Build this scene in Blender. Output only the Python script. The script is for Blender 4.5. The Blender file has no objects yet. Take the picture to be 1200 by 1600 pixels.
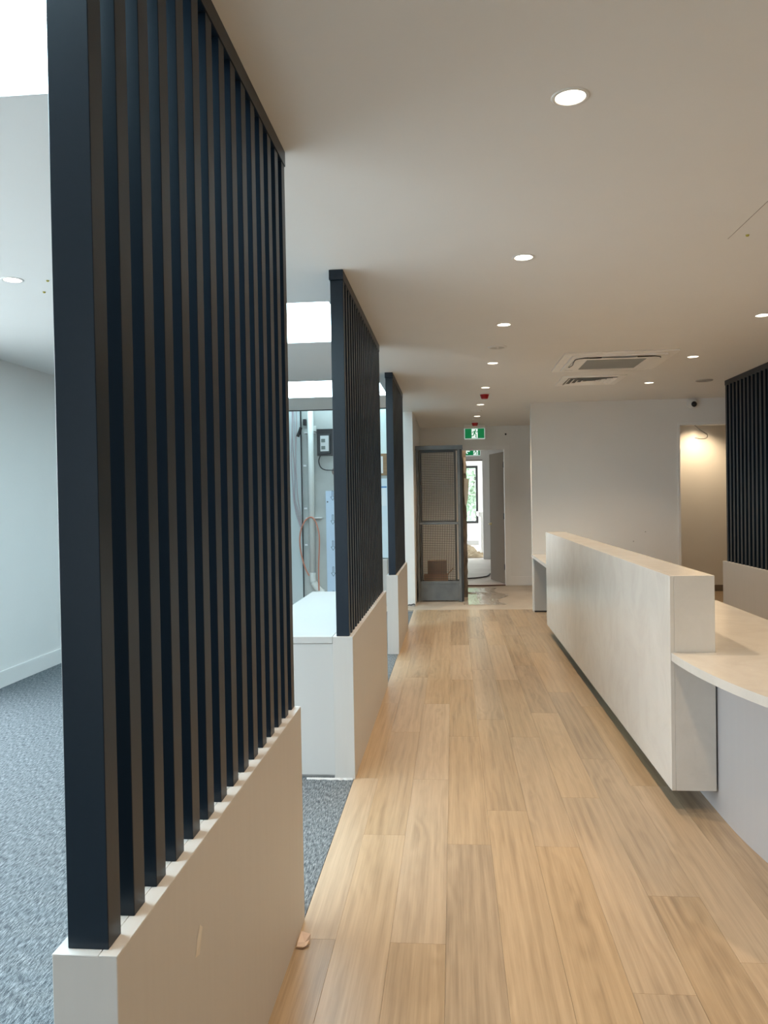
import bpy, bmesh, math, random
from mathutils import Vector, Matrix
random.seed(7)
S = bpy.context.scene
COL = S.collection
PI = math.pi

# ------------------------------------------------------------------ camera, world, exposure
CAM_F, YAW, PITCH, ROLL, CAM_H = 1224.66, -0.088, -0.0151, -0.0173, 1.48
cam = bpy.data.cameras.new('camera'); cam_o = bpy.data.objects.new('camera', cam); COL.objects.link(cam_o)
cam.sensor_fit = 'VERTICAL'; cam.sensor_height = 36.0; cam.lens = CAM_F * 36.0 / 1600.0
cam.clip_start = 0.05; cam.clip_end = 200
_f = Vector((math.sin(YAW) * math.cos(PITCH), math.cos(YAW) * math.cos(PITCH), math.sin(PITCH)))
_r = Vector((math.cos(YAW), -math.sin(YAW), 0)); _u = _r.cross(_f)
_r2 = math.cos(ROLL) * _r + math.sin(ROLL) * _u; _u2 = -math.sin(ROLL) * _r + math.cos(ROLL) * _u
m = Matrix.Identity(4)
for i in range(3):
    m[i][0], m[i][1], m[i][2] = _r2[i], _u2[i], -_f[i]
m[2][3] = CAM_H
cam_o.matrix_world = m
S.camera = cam_o

W = bpy.data.worlds.new('overcast_sky'); S.world = W; W.use_nodes = True
W.node_tree.nodes['Background'].inputs[0].default_value = (0.84, 0.94, 1.0, 1)
W.node_tree.nodes['Background'].inputs[1].default_value = 4.1
S.view_settings.view_transform = 'Standard'; S.view_settings.look = 'None'
S.view_settings.exposure = 1.1; S.view_settings.gamma = 1.0; S.view_settings.use_curve_mapping = False
S.cycles.max_bounces = 10; S.cycles.diffuse_bounces = 6; S.cycles.glossy_bounces = 4
S.cycles.caustics_reflective = False; S.cycles.caustics_refractive = False
S.cycles.sample_clamp_indirect = 6.0

SKY_L = 6.3                    # radiance of the opal skylight panels
SKY_C = (0.63, 0.89, 1.0)
DOWN_W = 37.5                  # watts of one ceiling downlight
DOWN_C = (1.0, 0.74, 0.49)

def portal(name, loc, rot, sx, sy):
    l = bpy.data.lights.new(name, 'AREA'); l.shape = 'RECTANGLE'; l.size = sx; l.size_y = sy
    l.cycles.is_portal = True
    o = bpy.data.objects.new(name, l); COL.objects.link(o); o.location = loc; o.rotation_euler = rot
    return o
portal('opening_portal', (-3.77, 2.75, 1.30), (0, -PI / 2, 0), 2.4, 5.5)
portal('opening_portal', (-.85, -3.06, 1.35), (PI / 2, 0, 0), 1.3, 2.3)
sun = bpy.data.lights.new('sun', 'SUN'); sun.energy = 1.5; sun.angle = math.radians(3); sun.color = (1.0, 0.97, 0.93)
sun_o = bpy.data.objects.new('sun', sun); COL.objects.link(sun_o); sun_o.rotation_euler = Vector((0.55, 0.40, 0.85)).to_track_quat('Z', 'Y').to_euler()

# ------------------------------------------------------------------ materials
def mat(name, color=(0.8, 0.8, 0.8), rough=0.5, metal=0.0, spec=0.5, emis=None, estr=0.0):
    M = bpy.data.materials.new(name); M.use_nodes = True
    b = M.node_tree.nodes['Principled BSDF']
    b.inputs['Base Color'].default_value = (*color, 1); b.inputs['Roughness'].default_value = rough
    b.inputs['Metallic'].default_value = metal; b.inputs['Specular IOR Level'].default_value = spec
    if emis:
        b.inputs['Emission Color'].default_value = (*emis, 1); b.inputs['Emission Strength'].default_value = estr
    return M

def N(M, t, **kw):
    n = M.node_tree.nodes.new(t)
    for k, v in kw.items():
        setattr(n, k, v)
    return n
def L(M, a, b): M.node_tree.links.new(a, b)
def bsdf(M): return M.node_tree.nodes['Principled BSDF']

def ramp(M, stops):
    n = N(M, 'ShaderNodeValToRGB'); e = n.color_ramp.elements
    while len(e) < len(stops): e.new(0.5)
    for i, (p, c) in enumerate(stops):
        e[i].position = p; e[i].color = (*c, 1)
    return n

def mottled(name, c1, c2, scale, rough, bump=0.0, detail=4, stretch=(1, 1, 1), spec=0.5, metal=0.0, lo=0.3, hi=0.7):
    M = mat(name, c1, rough, metal, spec)
    tc = N(M, 'ShaderNodeTexCoord'); mp = N(M, 'ShaderNodeMapping'); mp.inputs['Scale'].default_value = stretch
    nz = N(M, 'ShaderNodeTexNoise'); nz.inputs['Scale'].default_value = scale; nz.inputs['Detail'].default_value = detail
    L(M, tc.outputs['Object'], mp.inputs[0]); L(M, mp.outputs[0], nz.inputs['Vector'])
    r = ramp(M, [(lo, c1), (hi, c2)]); L(M, nz.outputs['Fac'], r.inputs[0]); L(M, r.outputs[0], bsdf(M).inputs['Base Color'])
    if bump:
        bp = N(M, 'ShaderNodeBump'); bp.inputs['Strength'].default_value = bump; bp.inputs['Distance'].default_value = 0.002
        L(M, nz.outputs['Fac'], bp.inputs['Height']); L(M, bp.outputs[0], bsdf(M).inputs['Normal'])
    return M

def wood_floor():
    M = mat('oak_plank', (0.5, 0.35, 0.2), 0.31, 0, 0.45)
    tc = N(M, 'ShaderNodeTexCoord'); oi = N(M, 'ShaderNodeObjectInfo')
    sep = N(M, 'ShaderNodeSeparateXYZ'); L(M, tc.outputs['Object'], sep.inputs[0])
    def math_(op, a, b=None, c=None):
        n = N(M, 'ShaderNodeMath', operation=op)
        for i, v in enumerate((a, b, c)):
            if v is None: continue
            if isinstance(v, (int, float)): n.inputs[i].default_value = v
            else: L(M, v, n.inputs[i])
        return n.outputs[0]
    rnd = oi.outputs['Random']
    r2 = math_('FRACT', math_('MULTIPLY', rnd, 17.31)); r3 = math_('FRACT', math_('MULTIPLY', rnd, 53.77)); r4 = math_('FRACT', math_('MULTIPLY', rnd, 131.9))
    # low-frequency warp along the plank
    off = N(M, 'ShaderNodeCombineXYZ'); L(M, math_('MULTIPLY', rnd, 90.0), off.inputs[0]); L(M, math_('MULTIPLY', r2, 70.0), off.inputs[1])
    add = N(M, 'ShaderNodeVectorMath', operation='ADD'); L(M, tc.outputs['Object'], add.inputs[0]); L(M, off.outputs[0], add.inputs[1])
    def noise(sx, sy, scale, detail, rough=0.55):
        mp = N(M, 'ShaderNodeMapping'); mp.inputs['Scale'].default_value = (sx, sy, 1); L(M, add.outputs[0], mp.inputs[0])
        nz = N(M, 'ShaderNodeTexNoise'); nz.inputs['Scale'].default_value = scale; nz.inputs['Detail'].default_value = detail; nz.inputs['Roughness'].default_value = rough
        L(M, mp.outputs[0], nz.inputs['Vector']); return nz.outputs['Fac']
    warp = noise(4.0, 1.0, 1.6, 2)
    # distance to a slanted trunk axis -> growth rings cut by the plank face (cathedral figure)
    x = math_('ADD', sep.outputs[0], math_('MULTIPLY', math_('SUBTRACT', r3, 0.5), 0.36))
    z = math_('ADD', math_('MULTIPLY', sep.outputs[1], math_('ADD', math_('MULTIPLY', math_('SUBTRACT', r4, 0.5), 0.10), 0.03)), math_('MULTIPLY', math_('SUBTRACT', warp, 0.5), 0.30))
    d = math_('SQRT', math_('ADD', math_('MULTIPLY', x, x), math_('MULTIPLY', z, z)))
    rings = math_('SINE', math_('MULTIPLY', d, 150.0))
    rings = math_('MULTIPLY_ADD', rings, 0.5, 0.5)
    broad = noise(6.0, 0.7, 2.2, 3)
    fine = noise(125.0, 2.4, 1.0, 5, 0.7)
    streak = noise(34.0, 0.8, 1.0, 3)
    v = math_('MULTIPLY', math_('MULTIPLY', math_('SUBTRACT', rings, 0.5), 0.48), math_('SUBTRACT', broad, 0.22))
    v = math_('ADD', v, math_('MULTIPLY', math_('SUBTRACT', broad, 0.5), 0.55))
    v = math_('ADD', v, math_('MULTIPLY', math_('SUBTRACT', fine, 0.5), 0.80))
    v = math_('ADD', v, math_('MULTIPLY', math_('SUBTRACT', streak, 0.5), 0.55))
    v = math_('ADD', v, math_('MULTIPLY', math_('SUBTRACT', rnd, 0.5), 0.34))
    v = math_('SUBTRACT', 0.50, v)
    cr = ramp(M, [(0.0, (0.195, 0.138, 0.089)), (0.45, (0.372, 0.275, 0.176)), (1.0, (0.54, 0.41, 0.273))])
    L(M, v, cr.inputs[0])
    hsv = N(M, 'ShaderNodeHueSaturation'); hsv.inputs['Value'].default_value = 1.0
    L(M, math_('MULTIPLY_ADD', r2, 0.16, 0.92), hsv.inputs['Saturation']); L(M, cr.outputs[0], hsv.inputs['Color'])
    L(M, hsv.outputs[0], bsdf(M).inputs['Base Color'])
    bp = N(M, 'ShaderNodeBump'); bp.inputs['Strength'].default_value = 0.12; bp.inputs['Distance'].default_value = 0.001
    L(M, fine, bp.inputs['Height']); L(M, bp.outputs[0], bsdf(M).inputs['Normal'])
    return M

def carpet_mat():
    M = mat('loop_carpet', (0.2, 0.24, 0.27), 0.95, 0, 0.1)
    tc = N(M, 'ShaderNodeTexCoord')
    mp = N(M, 'ShaderNodeMapping'); mp.inputs['Scale'].default_value = (1.0, 0.16, 1); mp.inputs['Rotation'].default_value = (0, 0, math.radians(6))
    n1 = N(M, 'ShaderNodeTexNoise'); n1.inputs['Scale'].default_value = 170; n1.inputs['Detail'].default_value = 3; n1.inputs['Roughness'].default_value = 0.7
    n2 = N(M, 'ShaderNodeTexVoronoi'); n2.inputs['Scale'].default_value = 230
    n3 = N(M, 'ShaderNodeTexNoise'); n3.inputs['Scale'].default_value = 420; n3.inputs['Detail'].default_value = 1
    L(M, tc.outputs['Object'], mp.inputs[0]); L(M, mp.outputs[0], n1.inputs['Vector'])
    L(M, tc.outputs['Object'], n2.inputs['Vector']); L(M, tc.outputs['Object'], n3.inputs['Vector'])
    mx = N(M, 'ShaderNodeMix', data_type='FLOAT'); mx.inputs[0].default_value = 0.42
    L(M, n1.outputs['Fac'], mx.inputs[2]); L(M, n3.outputs['Fac'], mx.inputs[3])
    r = ramp(M, [(0.39, (0.035, 0.045, 0.054)), (0.50, (0.13, 0.15, 0.165)), (0.62, (0.33, 0.36, 0.375))])
    L(M, mx.outputs[0], r.inputs[0]); L(M, r.outputs[0], bsdf(M).inputs['Base Color'])
    bp = N(M, 'ShaderNodeBump'); bp.inputs['Strength'].default_value = 0.6; bp.inputs['Distance'].default_value = 0.004
    L(M, mx.outputs[0], bp.inputs['Height']); L(M, bp.outputs[0], bsdf(M).inputs['Normal'])
    return M

def stone_mat(name, rough):
    M = mat(name, (0.75, 0.73, 0.69), rough, 0, 0.5)
    tc = N(M, 'ShaderNodeTexCoord')
    n1 = N(M, 'ShaderNodeTexNoise'); n1.inputs['Scale'].default_value = 3.2; n1.inputs['Detail'].default_value = 9; n1.inputs['Roughness'].default_value = 0.68; n1.inputs['Distortion'].default_value = 1.2
    mp = N(M, 'ShaderNodeMapping'); mp.inputs['Scale'].default_value = (1, 1.0, 0.8); L(M, tc.outputs['Object'], mp.inputs[0]); L(M, mp.outputs[0], n1.inputs['Vector'])
    r = ramp(M, [(0.30, (0.50, 0.485, 0.45)), (0.52, (0.545, 0.53, 0.495)), (0.66, (0.565, 0.55, 0.515)), (0.74, (0.62, 0.605, 0.575))])
    L(M, n1.outputs['Fac'], r.inputs[0]); L(M, r.outputs[0], bsdf(M).inputs['Base Color'])
    return M

WOOD = wood_floor(); CARPET = carpet_mat()
STONE = stone_mat('polished_porcelain', 0.21)
CEIL = mottled('ceiling_paint', (0.80, 0.79, 0.765), (0.81, 0.80, 0.775), 3, 0.85, 0.02)
PAINT = mottled('wall_paint', (0.77, 0.765, 0.745), (0.785, 0.78, 0.76), 2, 0.75, 0.02)
TRIM = mat('trim_paint', (0.80, 0.795, 0.78), 0.4)
LAM = mottled('cream_laminate', (0.46, 0.445, 0.42), (0.475, 0.46, 0.435), 5, 0.42, 0.0, stretch=(8, 8, 0.6))
TOPB = mat('daylit_top_laminate', (0.62, 0.61, 0.59), 0.38)  # lightened to paint the daylight falling on the plinth tops
LAMW = mat('white_laminate', (0.45, 0.445, 0.43), 0.38)
GREYL = mat('grey_laminate', (0.375, 0.365, 0.365), 0.4)
BLACK = mottled('black_powder_coat', (0.0034, 0.0102, 0.0190), (0.0042, 0.0114, 0.0210), 60, 0.35, 0.03, spec=0.34)
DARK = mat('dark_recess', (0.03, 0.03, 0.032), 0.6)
SUB = mat('subfloor', (0.08, 0.06, 0.045), 0.9)
OPAL = mat('opal_skylight_panel', (0.8, 0.8, 0.8), 0.5, emis=SKY_C, estr=SKY_L)
SKYFRAME = mat('skylight_frame', (0.8, 0.8, 0.8), 0.5)
LED = mat('led_diffuser', (0.8, 0.8, 0.8), 0.5, emis=(1.0, 0.90, 0.74), estr=9.0)
CAN = mat('reflector_white', (0.85, 0.84, 0.80), 0.35)
WPLAST = mat('white_plastic', (0.78, 0.77, 0.74), 0.4)
GPLAST = mat('grey_plastic', (0.42, 0.41, 0.39), 0.5)
GRILLE = mat('grille_grey', (0.22, 0.225, 0.21), 0.5)
ACW = mat('cassette_white', (0.90, 0.885, 0.85), 0.4)
DUCTG = mat('duct_grey', (0.16, 0.155, 0.145), 0.6)
BPLAST = mat('black_plastic', (0.015, 0.015, 0.017), 0.3)
REDP = mat('red_plastic', (0.42, 0.012, 0.014), 0.35)
STEEL = mottled('grey_painted_steel', (0.115, 0.125, 0.128), (0.165, 0.172, 0.172), 7, 0.5, 0.05, metal=0.2)
STEELD = mat('dark_steel', (0.035, 0.036, 0.036), 0.5, 0.3)
CARDB = mottled('cardboard', (0.33, 0.19, 0.10), (0.38, 0.23, 0.125), 9, 0.85)
CARDO = mottled('orange_cardboard', (0.43, 0.21, 0.10), (0.47, 0.245, 0.12), 9, 0.85)
DUSTY = mottled('dusty_floor', (0.40, 0.335, 0.265), (0.56, 0.49, 0.405), 2.2, 0.5, 0.05, detail=7, stretch=(1, 0.6, 1))
CONC = mottled('pale_concrete', (0.66, 0.58, 0.53), (0.80, 0.72, 0.665), 1.5, 0.5, 0.05, detail=8)
RENDER_ = mottled('grey_cement_wall', (0.40, 0.42, 0.405), (0.52, 0.54, 0.52), 2.5, 0.8, 0.1, detail=8)
SHEET = mat('pale_grey_sheet', (0.52, 0.58, 0.585), 0.5)
PVC = mat('pvc_pipe', (0.66, 0.68, 0.65), 0.35)
ORANGE = mat('orange_hose', (0.58, 0.24, 0.16), 0.45)
PINKC = mat('pink_cable', (0.42, 0.35, 0.36), 0.5)
FILM = mat('blue_protective_film', (0.47, 0.60, 0.74), 0.25)
INK = mat('dark_ink', (0.10, 0.13, 0.16), 0.6)
PALEG = mat('pale_translucent_sheet', (0.72, 0.85, 0.83), 0.3)
BROWN = mottled('brown_board', (0.27, 0.165, 0.085), (0.33, 0.21, 0.115), 6, 0.7, stretch=(1, 1, 6))
PAPER = mat('white_paper', (0.82, 0.82, 0.82), 0.7)
BTAPE = mat('blue_tape', (0.06, 0.23, 0.50), 0.5)
DOORP = mat('door_paint_greige', (0.31, 0.262, 0.215), 0.85, 0, 0.08)
BRASS = mat('brass', (0.55, 0.40, 0.16), 0.3, 1.0)
GREEN = mat('exit_green', (0.0, 0.25, 0.09), 0.4, emis=(0.0, 0.30, 0.085), estr=0.17)
WSIGN = mat('exit_white', (0.8, 0.85, 0.83), 0.4, emis=(0.85, 1.0, 0.95), estr=0.40)
ACRYL = mat('clear_acrylic_edge', (0.75, 0.85, 0.85), 0.15, emis=(0.8, 1.0, 0.97), estr=0.16)
FRAMEB = mat('black_window_frame', (0.02, 0.02, 0.022), 0.4)
CLOTH = mottled('tan_drop_sheet', (0.40, 0.31, 0.20), (0.58, 0.47, 0.33), 5, 0.9, 0.1)
ROUGHW = mottled('rough_weathered_timber', (0.10, 0.085, 0.07), (0.24, 0.205, 0.165), 9, 0.9, 0.4, stretch=(4, 4, 1))
CORD = mat('brown_cord', (0.12, 0.055, 0.035), 0.5)
LEAF = mottled('lightwashed_leaf', (0.36, 0.44, 0.33), (0.52, 0.58, 0.47), 1.5, 0.7)  # colour paled to paint the overexposed outdoor light into the leaves
_tr = N(LEAF, 'ShaderNodeBsdfTranslucent'); _tr.inputs[0].default_value = (0.55, 0.63, 0.50, 1)
_mx = N(LEAF, 'ShaderNodeMixShader'); L(LEAF, bsdf(LEAF).outputs[0], _mx.inputs[1]); L(LEAF, _tr.outputs[0], _mx.inputs[2])
L(LEAF, _mx.outputs[0], LEAF.node_tree.nodes['Material Output'].inputs[0])
BARK = mat('bark', (0.16, 0.11, 0.07), 0.9)
GRASS = mottled('ground', (0.40, 0.42, 0.42), (0.46, 0.48, 0.48), 1, 0.9)
YELL = mat('yellow_plug', (0.42, 0.36, 0.06), 0.6)
SKIRTG = mat('brown_grey_skirting', (0.20, 0.16, 0.125), 0.6)

def clear_film():
    M = mat('clear_plastic_film', (0.60, 0.55, 0.48), 0.05, 0, 1.0)
    nt = M.node_tree; b = bsdf(M); out = nt.nodes['Material Output']
    t = N(M, 'ShaderNodeBsdfTransparent'); mx = N(M, 'ShaderNodeMixShader'); mx.inputs[0].default_value = 0.55
    L(M, t.outputs[0], mx.inputs[1]); L(M, b.outputs[0], mx.inputs[2]); L(M, mx.outputs[0], out.inputs[0])
    return M
CLEAR = clear_film()
def glass():
    M = mat('window_glass', (1, 1, 1), 0.0); b = bsdf(M); out = M.node_tree.nodes['Material Output']
    t = N(M, 'ShaderNodeBsdfTransparent'); t.inputs[0].default_value = (0.93, 0.97, 0.95, 1)
    g = N(M, 'ShaderNodeBsdfGlossy'); g.inputs['Roughness'].default_value = 0.02
    mx = N(M, 'ShaderNodeMixShader'); mx.inputs[0].default_value = 0.06
    L(M, t.outputs[0], mx.inputs[1]); L(M, g.outputs[0], mx.inputs[2]); L(M, mx.outputs[0], out.inputs[0]); return M
GLASS = glass()

# ------------------------------------------------------------------ mesh helpers
class MB:
    def __init__(s): s.v = []; s.f = []; s.smooth = []
    def box(s, x0, x1, y0, y1, z0, z1):
        n = len(s.v)
        s.v += [(x0, y0, z0), (x1, y0, z0), (x1, y1, z0), (x0, y1, z0), (x0, y0, z1), (x1, y0, z1), (x1, y1, z1), (x0, y1, z1)]
        s.f += [tuple(n + i for i in q) for q in ((0, 3, 2, 1), (4, 5, 6, 7), (0, 1, 5, 4), (1, 2, 6, 5), (2, 3, 7, 6), (3, 0, 4, 7))]
        return s
    def quad(s, a, b, c, d):
        n = len(s.v); s.v += [a, b, c, d]; s.f.append((n, n + 1, n + 2, n + 3)); return s
    def poly_z(s, pts, z0, z1):          # outline in XY, counter-clockwise
        n = len(s.v); k = len(pts)
        s.v += [(x, y, z0) for x, y in pts] + [(x, y, z1) for x, y in pts]
        s.f.append(tuple(n + k - 1 - i for i in range(k))); s.f.append(tuple(n + k + i for i in range(k)))
        for i in range(k):
            j = (i + 1) % k; s.f.append((n + i, n + j, n + k + j, n + k + i))
        return s
    def poly_y(s, pts, y0, y1):          # outline in XZ seen from -Y, counter-clockwise
        n = len(s.v); k = len(pts)
        s.v += [(x, y0, z) for x, z in pts] + [(x, y1, z) for x, z in pts]
        s.f.append(tuple(n + i for i in range(k))); s.f.append(tuple(n + 2 * k - 1 - i for i in range(k)))
        for i in range(k):
            j = (i + 1) % k; s.f.append((n + j, n + i, n + k + i, n + k + j))
        return s
    def stroke_y(s, pts, w, y0, y1):     # thick line segments in XZ
        for (a, b) in zip(pts, pts[1:]):
            d = Vector((b[0] - a[0], b[1] - a[1])); d.normalize(); nn = Vector((-d[1], d[0])) * w / 2
            s.poly_y([(a[0] - nn[0], a[1] - nn[1]), (b[0] - nn[0], b[1] - nn[1]), (b[0] + nn[0], b[1] + nn[1]), (a[0] + nn[0], a[1] + nn[1])], y0, y1)
        return s
    def lathe(s, prof, cx=0, cy=0, n=32, axis='z', closed=False):   # prof: list of (radius, height)
        b = len(s.v); k = len(prof)
        for i in range(n):
            a = 2 * PI * i / n
            for r, h in prof:
                if axis == 'z': s.v.append((cx + r * math.cos(a), cy + r * math.sin(a), h))
                else: s.v.append((cx + r * math.cos(a), h, cy + r * math.sin(a)))
        for i in range(n):
            j = (i + 1) % n
            for q in range(k - 1):
                f = (b + i * k + q, b + j * k + q, b + j * k + q + 1, b + i * k + q + 1)
                s.f.append(f)
        return s
    def tube(s, pts, r, n=8):
        pts = [Vector(p) for p in pts]; b = len(s.v)
        for i, p in enumerate(pts):
            t = (pts[min(i + 1, len(pts) - 1)] - pts[max(i - 1, 0)]).normalized()
            ref = Vector((0, 0, 1)) if abs(t.z) < 0.9 else Vector((0, 1, 0))
            u = t.cross(ref).normalized(); w = t.cross(u)
            for k in range(n):
                a = 2 * PI * k / n; s.v.append(tuple(p + (u * math.cos(a) + w * math.sin(a)) * r))
        for i in range(len(pts) - 1):
            for k in range(n):
                l = (k + 1) % n
                s.f.append((b + i * n + k, b + i * n + l, b + (i + 1) * n + l, b + (i + 1) * n + k))
        s.f.append(tuple(b + k for k in range(n))[::-1]); e = b + (len(pts) - 1) * n
        s.f.append(tuple(e + k for k in range(n)))
        return s
    def mesh(s, name, M, bevel=0.0, smooth=False, seg=2):
        me = bpy.data.meshes.new(name); me.from_pydata(s.v, [], s.f)
        bm = bmesh.new(); bm.from_mesh(me)
        if bevel:
            bmesh.ops.remove_doubles(bm, verts=bm.verts, dist=1e-6)
            bmesh.ops.bevel(bm, geom=[e for e in bm.edges], offset=bevel, segments=seg, affect='EDGES', profile=0.6)
        bmesh.ops.recalc_face_normals(bm, faces=bm.faces)
        bm.to_mesh(me); bm.free()
        if smooth:
            me.polygons.foreach_set('use_smooth', [True] * len(me.polygons))
        me.materials.append(M); return me
    def obj(s, name, M, parent=None, bevel=0.0, smooth=False, seg=2):
        return link(name, s.mesh(name, M, bevel, smooth, seg), parent)

def link(name, me, parent=None, loc=None):
    o = bpy.data.objects.new(name, me); COL.objects.link(o)
    if loc: o.location = loc
    if parent: o.parent = parent; o.matrix_parent_inverse = parent.matrix_world.inverted() if False else Matrix.Translation(-parent.location)
    return o
def tag(o, label, cat, group=None):
    o['label'] = label; o['category'] = cat
    if group: o['group'] = group
    return o
def struct(o): o['kind'] = 'structure'; return o
def thing(name, label, cat, loc=(0, 0, 0), group=None):
    o = bpy.data.objects.new(name, None); COL.objects.link(o); o.location = loc; o.empty_display_size = 0.1
    return tag(o, label, cat, group)
def dup(root, loc, label, group=None):
    r = root.copy(); COL.objects.link(r); r.location = loc; r['label'] = label
    if group: r['group'] = group
    for ch in list(root.children):
        c = ch.copy(); COL.objects.link(c); c.parent = r
        for g in list(ch.children):
            d = g.copy(); COL.objects.link(d); d.parent = c
    return r
def arc(p0, p1, p2, n=10):
    p0, p1, p2 = Vector(p0), Vector(p1), Vector(p2)
    return [(1 - t) ** 2 * p0 + 2 * t * (1 - t) * p1 + t * t * p2 for t in [i / n for i in range(n + 1)]]
def spline(pts, n=8):
    P = [Vector(p) for p in pts]; out = []
    for i in range(len(P) - 1):
        a, b, c, d = P[max(i - 1, 0)], P[i], P[i + 1], P[min(i + 2, len(P) - 1)]
        for k in range(n):
            t = k / n
            out.append(0.5 * ((2 * b) + (c - a) * t + (2 * a - 5 * b + 4 * c - d) * t * t + (3 * b - a - 3 * c + d) * t ** 3))
    out.append(P[-1]); return out

H = 2.70              # ceiling height
XL, XR = -3.71, 6.0   # side walls
YF, YB = -3.0, 10.25  # front wall (behind the camera), back wall of the waiting area
XE = -0.548           # edge between timber and carpet
ROOF = 3.10

# ------------------------------------------------------------------ floors
seams = [XE] + [-0.418 + 0.1855 * i for i in range(19)]
joint0 = [2.597, 3.431, 2.590, 3.350, 3.724, 3.346, 3.900, 2.949, 2.541, 3.740]
floor = struct(MB().box(XE, XR, YF, 10.50, -0.10, -0.012).obj('floor', SUB))
plank_cache = {}
def plank_mesh(w, l):
    k = (round(w, 4), round(l, 3))
    if k not in plank_cache:
        g = 0.00025
        plank_cache[k] = MB().box(-w / 2 + g, w / 2 - g, -l / 2 + g, l / 2 - g, -0.012, 0).mesh('plank', WOOD, 0.0005, seg=1)
    return plank_cache[k]
for c in range(len(seams) - 1):
    x0, x1 = seams[c], seams[c + 1]
    j = joint0[c] if c < len(joint0) else random.uniform(2.4, 3.9)
    while j > YF: j -= 1.535
    ys = [YF]; j += 1.535
    while j < 10.50 - 0.1: ys.append(j); j += 1.535
    ys.append(10.50)
    for a, b in zip(ys, ys[1:]):
        if c > 11 and a < 1.0: continue
        link('plank', plank_mesh(x1 - x0, b - a), floor, ((x0 + x1) / 2, (a + b) / 2, 0))
far = MB(); x = seams[-1]
far.box(seams[12], seams[-1], YF, 1.2, -0.012, -0.0005)
while x < XR - 0.01:
    far.box(x + 0.0005, min(x + 0.185, XR), YF, 10.5, -0.012, -0.0002); x += 0.1855
pf = far.obj('plank_field', WOOD, floor); pf['kind'] = 'stuff'
struct(MB().box(-0.68, 6.0, 10.50, 13.5, -0.10, -0.001).obj('floor', DUSTY))
struct(MB().box(-4.0, 6.0, 13.5, 25.5, -0.10, -0.003).obj('floor', CONC))
struct(MB().box(XL, -0.68, 10.36, 11.1, -0.10, -0.002).obj('floor', CONC))
tag(MB().box(XL, XE - 0.002, YF, 10.36, -0.02, 0.0).obj('carpet', CARPET), 'blue-grey flecked loop carpet covering the left room', 'carpet')
struct(MB().box(-40, 40, -40, 70, -0.4, -0.12).obj('ground', GRASS))

# ------------------------------------------------------------------ ceiling with openings
SKY = [(-1.95, -0.735, 0.85, 2.245), (-1.95, -0.735, 4.76, 5.963), (-1.95, -0.735, 7.88, 9.11)]
ROW_C = [(0.376, y) for y in (2.452, 4.045, 5.585, 7.152, 8.71, 10.268, 11.70)]
ROW_R = [(2.13, y) for y in (5.585, 7.152, 8.71)]
ROW_L = [(-2.342, 4.045)]
HID = [(0.376, 0.88), (2.13, 4.045), (2.13, 2.452)]  # unseen lamps continuing the rows, added to light near floor and desk
LOBBY = [(3.71, 12.02)]
DL = ROW_C + ROW_R + ROW_L + HID + LOBBY
q = 0.075
xb = sorted({round(v, 4) for v in [XL, XR, -0.68, XE] + [s[i] for s in SKY for i in (0, 1)] + [x + d for x, y in DL for d in (-q, q)]})
yb = sorted({round(v, 4) for v in [YF, 10.36, 13.45] + [s[i] for s in SKY for i in (2, 3)] + [y + d for x, y in DL for d in (-q, q)]})
cm = MB()
for i in range(len(xb) - 1):
    for j in range(len(yb) - 1):
        x0, x1, y0, y1 = xb[i], xb[i + 1], yb[j], yb[j + 1]; mx, my = (x0 + x1) / 2, (y0 + y1) / 2
        if any(s[0] < mx < s[1] and s[2] < my < s[3] for s in SKY): continue
        if mx < -0.68 and my > 10.36: continue
        hit = [p for p in DL if abs(p[0] - mx) < 0.02 and abs(p[1] - my) < 0.02]
        if hit:
            n = len(cm.v); K = 32; cx, cy = hit[0]
            for k in range(K):
                a = 2 * PI * k / K + PI / K; c_, s_ = math.cos(a), math.sin(a); t = q / max(abs(c_), abs(s_))
                cm.v.append((cx + 0.05 * c_, cy + 0.05 * s_, H)); cm.v.append((cx + t * c_, cy + t * s_, H))
            for k in range(K):
                l = (k + 1) % K; cm.f.append((n + 2 * k, n + 2 * l, n + 2 * l + 1, n + 2 * k + 1))
            for (sx, sy) in ((1, 1), (-1, 1), (-1, -1), (1, -1)):    # corner triangles
                ks = sorted(range(K), key=lambda k: (cm.v[n + 2 * k + 1][0] - cx - sx * q) ** 2 + (cm.v[n + 2 * k + 1][1] - cy - sy * q) ** 2)[:2]
                cm.v.append((cx + sx * q, cy + sy * q, H)); cm.f.append((n + 2 * ks[0] + 1, n + 2 * ks[1] + 1, len(cm.v) - 1))
        else:
            cm.quad((x0, y0, H), (x0, y1, H), (x1, y1, H), (x1, y0, H))
ceiling = struct(cm.obj('ceiling', CEIL))
struct(MB().box(XL, -0.68, 10.345, 10.365, H - 0.012, H + 0.10).obj('edge_shadow_trim', DARK))  # ceiling edge piece; its dark colour paints the shadow line there
struct(MB().box(XL - 0.2, XR + 0.2, YF - 0.2, 13.5, ROOF, ROOF + 0.15).obj('roof', PAINT))
names = ['bright skylight panel at top left beside the nearest black screen',
         'bright skylight panel seen between the first and second black screens', 'farthest bright skylight panel in the ceiling, near the end of the left room']
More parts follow.
